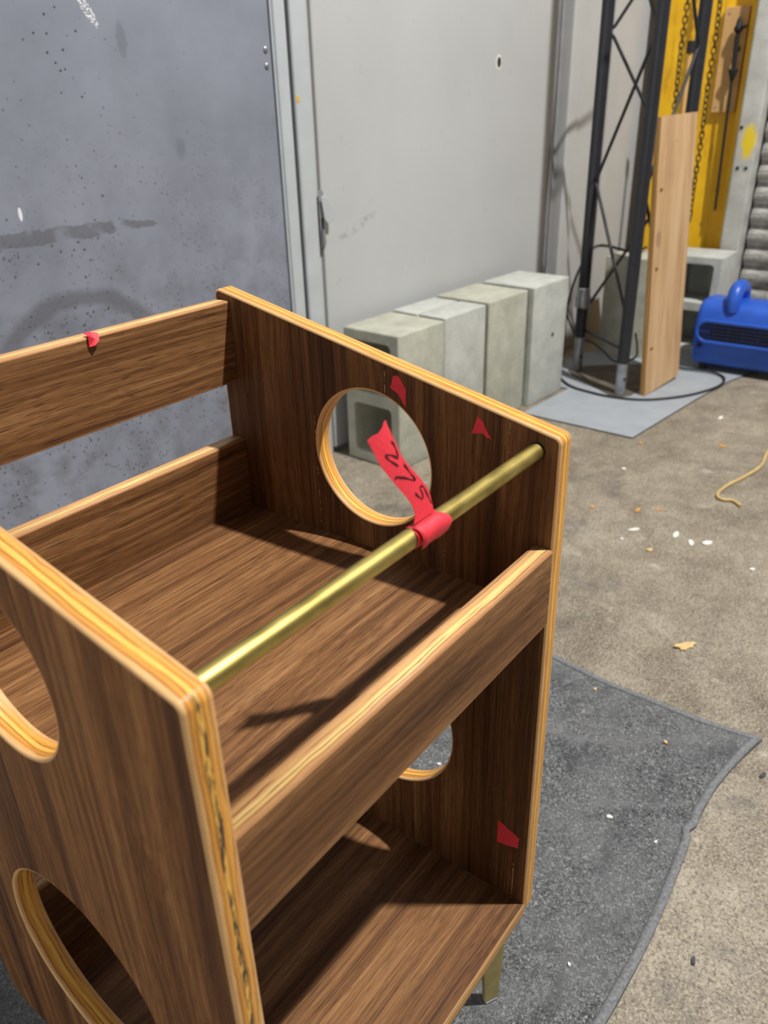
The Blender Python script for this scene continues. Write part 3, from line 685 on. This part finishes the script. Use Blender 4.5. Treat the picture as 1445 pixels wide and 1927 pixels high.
# ------------------------------------------------------------------ truss
tr = thing('lighting_truss', 'black triangular steel truss tower with silver spigot feet', 'truss', (2.45, 0.83, 0.0078))
LG = [Vector((2.362, 0.716, 0)), Vector((2.531, 0.950, 0)), Vector((2.676, 0.703, 0))]
O = Vector((2.45, 0.83, 0))
for i, g in enumerate(LG):
    q = g - O; zt = 0.108 if i != 1 else 0.125
    obj('leg', tube(bmesh.new(), [q + Vector((0, 0, z)) for z in (zt, 0.8, 1.6, 2.4)], 0.0195, 20), BLACKM, tr, smooth=40)
    bm = bmesh.new(); tube(bm, [q + Vector((0, 0, z)) for z in (0.0, 0.003, zt - 0.001)], [0.0165, 0.0175, 0.0175], 18)
    sp = obj('spigot', bm, SILVER, tr, smooth=40)
    a = Vector((-0.5, -0.8, 0)).normalized()
    tt = q + a*0.0168 + Vector((0, 0, 0.055)); obj('pin_hole', tube(bmesh.new(), [tt, tt + a*0.0014], 0.005, 10), BLACK, sp)
BP = [(2.520, 0.980), (2.470, 0.935), (2.340, 0.745), (2.342, 0.700), (2.372, 0.680), (2.72, 0.668), (2.76, 0.74), (2.58, 0.972)]
tag(obj('base_plate', plate([Vector((a, b)) for a, b in BP], [], 0.003, 0.0006, lambda a, b, q: Vector((a, b, q + 0.0016)) - O), [BASEP, BASEP], None, (O.x, O.y, 0.0045)), 'dark brown base plate under the black truss', 'plate')  # thin mottled dark brown plate laid flat under the truss legs
q = LG[1] - O
bm = bmesh.new(); tube(bm, [q + Vector((0, 0, z)) for z in (0.228, 0.232, 0.262, 0.278, 0.296, 0.300)], [0.018, 0.0275, 0.0270, 0.0225, 0.0225, 0.019], 22); obj('coupler', bm, SILVER, tr, smooth=35)
def brace(i, z0, j, z1):
    a = LG[i] - O + Vector((0, 0, z0)); b = LG[j] - O + Vector((0, 0, z1)); d = (b-a).normalized()
    hz = Vector((d.x, d.y, 0)).normalized()*0.018
    obj('brace', tube(bmesh.new(), [a + hz*0.6, a + hz + d*0.01, b - hz - d*0.01, b - hz*0.6], 0.0052, 10), BLACKM, tr, smooth=40)
n = [1.055, 0.648, 0.262]
brace(1, 1.455, 0, 1.062); brace(0, 1.05, 1, 0.652); brace(1, 0.643, 0, 0.268); 
brace(2, 1.46, 1, 1.078); brace(1, 1.068, 2, 0.66); brace(2, 0.65, 1, 0.235)
brace(0, 1.40, 2, 1.03); brace(2, 1.02, 0, 0.64); brace(0, 0.63, 2, 0.26)
obj('brace', tube(bmesh.new(), [LG[0]-O+Vector((0, 0.018, 0.155)), LG[1]-O+Vector((0, -0.018, 0.150))], 0.0045, 8), BLACKM, tr, smooth=40)

# leaning board with drilled holes along one edge
bd = thing('leaning_board', 'raw plywood board with drilled edge holes leaning on the truss', 'board', (2.392, 0.640, 0.0045))
ww, hh, th = 0.246, 0.852, 0.018
P = rpoly([(0, 0, 0.001), (ww, 0.012, 0.001), (ww - 0.004, hh, 0.002), (0.002, hh - 0.006, 0.002)])
hl = [circ(0.030, zz, 0.0085, 18) for zz in (0.150, 0.405, 0.640)] + [circ(0.11, 0.775, 0.003, 10)]
bm = plate(P, hl, th, 0.0008, lambda a, b, q: Vector((a, q + th/2, b)))
ob = obj('plank', bm, [BOARD, BEDGE], bd); ob.rotation_euler = (math.radians(-4.0), 0, math.radians(-6.5))

# slim pole with black cap behind the board
pl = thing('wooden_pole', 'thin wooden pole with a black cap behind the leaning board', 'pole', (3.000, 0.824, 0.0002))
obj('shaft', tube(bmesh.new(), [(0, 0, 0), (0.02, 0.026, 1.03)], 0.007, 10), PINE, pl, smooth=40)
obj('cap', tube(bmesh.new(), [(0.02, 0.026, 1.028), (0.0206, 0.0268, 1.066)], 0.0115, 12), BLACK, pl, smooth=40)

# ------------------------------------------------------------------ chains, pine block, spindle on the column
def link_mesh():
    L, Wd = 0.0125, 0.0075; pts = []
    for k in range(16):
        a = 2*math.pi*k/16; pts.append((Wd*math.cos(a), 0, Wd*math.sin(a) + (L - Wd if math.sin(a) > 0.01 else -(L - Wd) if math.sin(a) < -0.01 else 0)))
    return tube(bmesh.new(), pts, 0.0027, 6, closed=True)
CHAIN = plain('oily_chain_steel', (92, 80, 56), 0.4, 0.7, 0.2, 60)
proto = None
def chain(x, y, z0, z1, label):
    global proto
    r = thing('hoist_chain', label, 'chain', (x, y, z0), 0, 'hoist chains on the yellow column')
    n = int((z1 - z0)/0.0195)
    for k in range(n):
        if proto is None:
            proto = obj('chain_link', link_mesh(), CHAIN, r, smooth=60); o = proto
        else:
            o = proto.copy(); C.objects.link(o); o.parent = r
        o.location = (0, 0.0015*math.sin(k*0.35), 0.0125 + 0.0195*k); o.rotation_euler = (0, 0.05*math.sin(k*2.1), math.pi/4 + (math.pi/2)*(k % 2) + 0.35*math.sin(k*0.4))
chain(3.150, 0.926, 0.60, 1.46, 'thin hoist chain hanging over the left of the yellow column')
chain(3.150, 0.811, 0.46, 1.46, 'longer hoist chain hanging down the middle of the yellow column')
pb = tag(obj('pine_block', bxm(-0.018, 0.0, -0.042, 0.042, 0.0, 0.335, 0.002), PINE, None, (3.2485, 0.772, 0.838)), 'pine mounting block fixed to the yellow column', 'wood block')
for yy, zz in ((-0.03, 0.32), (0.025, 0.315), (-0.028, 0.02), (0.028, 0.018)):
    obj('screw_head', tube(bmesh.new(), [(-0.0195, yy, zz), (-0.0178, yy, zz)], 0.004, 8), SILVER, pb)
sp = thing('spindle', 'black iron spindle with a finial mounted on the pine block', 'spindle', (3.205, 0.748, 0.50))
obj('rod', tube(bmesh.new(), [(0.004, -0.010, 0.0), (0.0, 0.0, 0.44)], 0.0048, 10), BLACK, sp, smooth=40)
bm = bmesh.new(); tube(bm, [(0, 0, z) for z in (0.438, 0.455, 0.475, 0.478)], [0.005, 0.010, 0.017, 0.016], 14); obj('collar', bm, BLACK, sp, smooth=40)
obj('stem', tube(bmesh.new(), [(0, 0, 0.478), (0.0, 0.004, 0.590)], 0.008, 12), BLACK, sp, smooth=40)
bm = bmesh.new(); tube(bm, [(0, 0.004, z) for z in (0.590, 0.596, 0.606, 0.612, 0.630, 0.640)], [0.008, 0.014, 0.015, 0.011, 0.008, 0.002], 14); obj('finial', bm, BLACK, sp, smooth=40)
obj('lever', tube(bmesh.new(), [(0, 0.012, 0.603), (-0.012, -0.026, 0.609)], 0.0055, 8), BLACK, sp, smooth=40)
obj('bracket', bxm(-0.004, 0.0245, -0.006, 0.006, 0.535, 0.547, 0.001), BLACK, sp)

# ------------------------------------------------------------------ blue blower
fan = thing('air_blower', 'blue plastic floor air blower with slotted outlet and top handle', 'blower', (2.86, 0.45, 0.0045))
# body: side profile (x, z) swept along y with a generous rounded rim
Pf = rpoly([(-0.085, 0.022, 0.030), (0.085, 0.022, 0.030), (0.090, 0.246, 0.050), (-0.070, 0.250, 0.055), (-0.100, 0.150, 0.05)], 8)
bm = plate(Pf, [], 0.345, 0.022, lambda a, b, q: Vector((a, q, b)), steps=5)
body = obj('body', bm, [BLUE, BLUE], fan, smooth=35)
# outlet: raised rounded ring on the front
def slotpoly(y0, y1, z0, z1, r): return rpoly([(y0, z0, r), (y1, z0, r), (y1, z1, r), (y0, z1, r)], 8)
fx = lambda b: -0.100 + (abs(b-0.148)**1.6)*0.55
ring = plate(slotpoly(-0.164, 0.164, 0.104, 0.190, 0.042), [slotpoly(-0.152, 0.152, 0.116, 0.178, 0.0305)], 0.024, 0.005, lambda a, b, q: Vector((-0.0985 - q*0.6, a, b)))
obj('outlet_rim', ring, [BLUE, BLUE], fan, smooth=45)
obj('outlet_recess', plate(slotpoly(-0.153, 0.153, 0.115, 0.179, 0.031), [], 0.003, 0.0005, lambda a, b, q: Vector((-0.0975 + q, a, b))), [DKBLUE, DKBLUE], fan)
obj('outlet_throat', plate(slotpoly(-0.150, 0.112, 0.122, 0.172, 0.020), [], 0.002, 0.0005, lambda a, b, q: Vector((-0.1000 + q, a, b))), [BLACK, BLACK], fan)
for zz in (0.130, 0.142, 0.154, 0.166):
    obj('grille_bar', bxm(-0.1045, -0.1012, -0.147, 0.147, zz-0.0013, zz+0.0013, 0.0005), DKBLUE, fan)
for yy in (-0.10, -0.05, 0.0, 0.05, 0.10):
    obj('grille_bar', bxm(-0.1030, -0.1010, yy-0.0012, yy+0.0012, 0.121, 0.175, 0.0004), DKBLUE, fan)
bm = tube(bmesh.new(), smooth_path([(0.055, 0.058, 0.225), (0.040, 0.058, 0.272), (0.0, 0.058, 0.292), (-0.045, 0.058, 0.288), (-0.066, 0.058, 0.258), (-0.066, 0.058, 0.220)], 5), 0.025, 18)
obj('handle', bm, BLUE, fan, smooth=50)
bm = plate(circ(0.0, 0.135, 0.085, 40), [circ(0.0, 0.135, 0.072, 40)], 0.008, 0.002, lambda a, b, q: Vector((a, 0.174 + q, b))); it = obj('intake_rim', bm, [DKBLUE, DKBLUE], fan)
obj('intake_screen', plate(circ(0.0, 0.135, 0.0715, 40), [], 0.004, 0.0005, lambda a, b, q: Vector((a, 0.1735 + q, b))), [BLACK, BLACK], fan)
obj('screw_recess', tube(bmesh.new(), [(-0.0975, 0.143, 0.094), (-0.0925, 0.143, 0.094)], 0.0085, 12), BLACK, fan)
for yy in (-0.13, 0.13):
    for xx in (-0.06, 0.06): obj('foot', tube(bmesh.new(), [(xx, yy, 0.0), (xx, yy, 0.026)], 0.013, 12), BLACK, fan, smooth=40)

# ------------------------------------------------------------------ litter
def bit(name, x, y, sx, sy, mat, label, cat, ang=0.0, n=11, z=0.0, th=0.0016, seed=1, spiky=0.35, group=None, curl=0.0):
    rnd = random.Random(seed); pts = []
    for k in range(n):
        a = 2*math.pi*k/n; r = 1 - spiky*rnd.random(); pts.append((sx*r*math.cos(a), sy*r*math.sin(a)))
    bm = bmesh.new(); zz = lambda a, b: curl*((a/sx)**2 + 0.4*rnd.random())
    A = [bm.verts.new((a, b, 0.0002 + zz(a, b))) for a, b in pts]; B = [bm.verts.new((v.co.x*0.96, v.co.y*0.96, v.co.z + th)) for v in A]
    ca = bm.verts.new((0, 0, 0.0002)); cb = bm.verts.new((0, 0, th + 0.0002))
    for i in range(n):
        bm.faces.new((A[i-1], A[i], B[i], B[i-1])); bm.faces.new((B[i-1], B[i], cb)); bm.faces.new((A[i], A[i-1], ca))
    return tag(obj(name, bm, mat, None, (x, y, z), ang), label, cat, group)
bit('dry_leaf', 1.107, 0.068, 0.026, 0.013, LEAF, 'curled tan dry leaf on the floor beyond the towel', 'leaf', -0.6, 13, curl=0.004, seed=3, spiky=0.5)
for i, (x, y, sx, sy, mt, lb, ct) in enumerate([
    (1.485, 0.316, 0.020, 0.008, CHIPW, 'brightest white paint flake on the floor beyond the cart', 'flake'),
    (1.514, 0.228, 0.020, 0.008, CHIPW, 'white paint flake between the other pale flakes', 'flake'),
    (1.497, 0.187, 0.018, 0.007, CHIPW, 'dull white paint flake in the pale group on the floor', 'flake'),
    (1.517, 0.158, 0.017, 0.010, CHIPW, 'rightmost white paint flake of the group on the floor', 'flake'),
    (1.586, 0.347, 0.018, 0.006, CHIPO, 'brown wood chip near the brightest white flake', 'wood chip'),
    (1.615, 0.305, 0.014, 0.005, CHIPO, 'slim tan wood chip beside the brown chip', 'wood chip'),
    (2.106, 0.299, 0.014, 0.009, CHIPO, 'orange wood chip on the floor between mat and cord', 'wood chip'),
    (1.414, 0.252, 0.010, 0.007, LEAF, 'small yellow leaf scrap below the white flakes', 'leaf'),
    (1.538, 0.444, 0.009, 0.006, CHIPO, 'small orange chip just beyond the cart panel', 'wood chip'),
    (1.426, 0.322, 0.006, 0.004, CHIPW, 'tiny white crumb left of the yellow leaf scrap', 'crumb'),
    (0.859, -0.131, 0.009, 0.004, CHIPD, 'dark rubber crumb beside the towel corner', 'crumb'),
    (0.509, -0.143, 0.006, 0.003, CHIPD, 'dark crumb on the concrete beside the towel edge', 'crumb'),
    (2.331, 0.373, 0.020, 0.007, CHIPW, 'white flake near the right edge of the grey mat', 'flake'),
    (1.455, 0.044, 0.008, 0.006, CHIPW, 'white crumb far right on the concrete floor', 'crumb'),
    (2.000, 0.500, 0.010, 0.007, CHIPO, 'orange chip beside the front corner of the mat', 'wood chip'),
    (1.80, 0.470, 0.009, 0.008, CHIPW, 'small pale nut lying on the floor before the mat', 'nut')]):
    bit('floor_bit' if ct in ('crumb', 'nut') else ct.replace(' ', '_'), x, y, sx, sy, mt, lb, ct, random.uniform(-1, 1), 9, seed=20+i, curl=0.001)
for i, (x, y, s, lb) in enumerate([(0.894, 0.151, 0.0042, 'pale crumb on the towel near its far hem'), (0.825, 0.006, 0.0042, 'pale crumb on the towel fold near the corner'), (0.646, 0.020, 0.0055, 'largest white crumb in the middle of the bare towel'), (0.641, -0.048, 0.003, 'white crumb beside the towel crease'), (0.415, -0.029, 0.003, 'tiny pale crumb on the towel near the brass leg'), (0.591, 0.270, 0.004, 'pale crumb on the towel seen through the lower hole')]):
    u = (x - X0)/(X1 - X0); v = (y - Y0)/(Y1 - Y0); zz = tw(u, v).z
    bit('crumb', x, y, s, s*0.7, LEAF if i < 2 else CHIPW, lb, 'crumb', i, 8, z=zz + 0.0002, th=0.003, seed=60+i, spiky=0.3, group='crumbs on the towel')
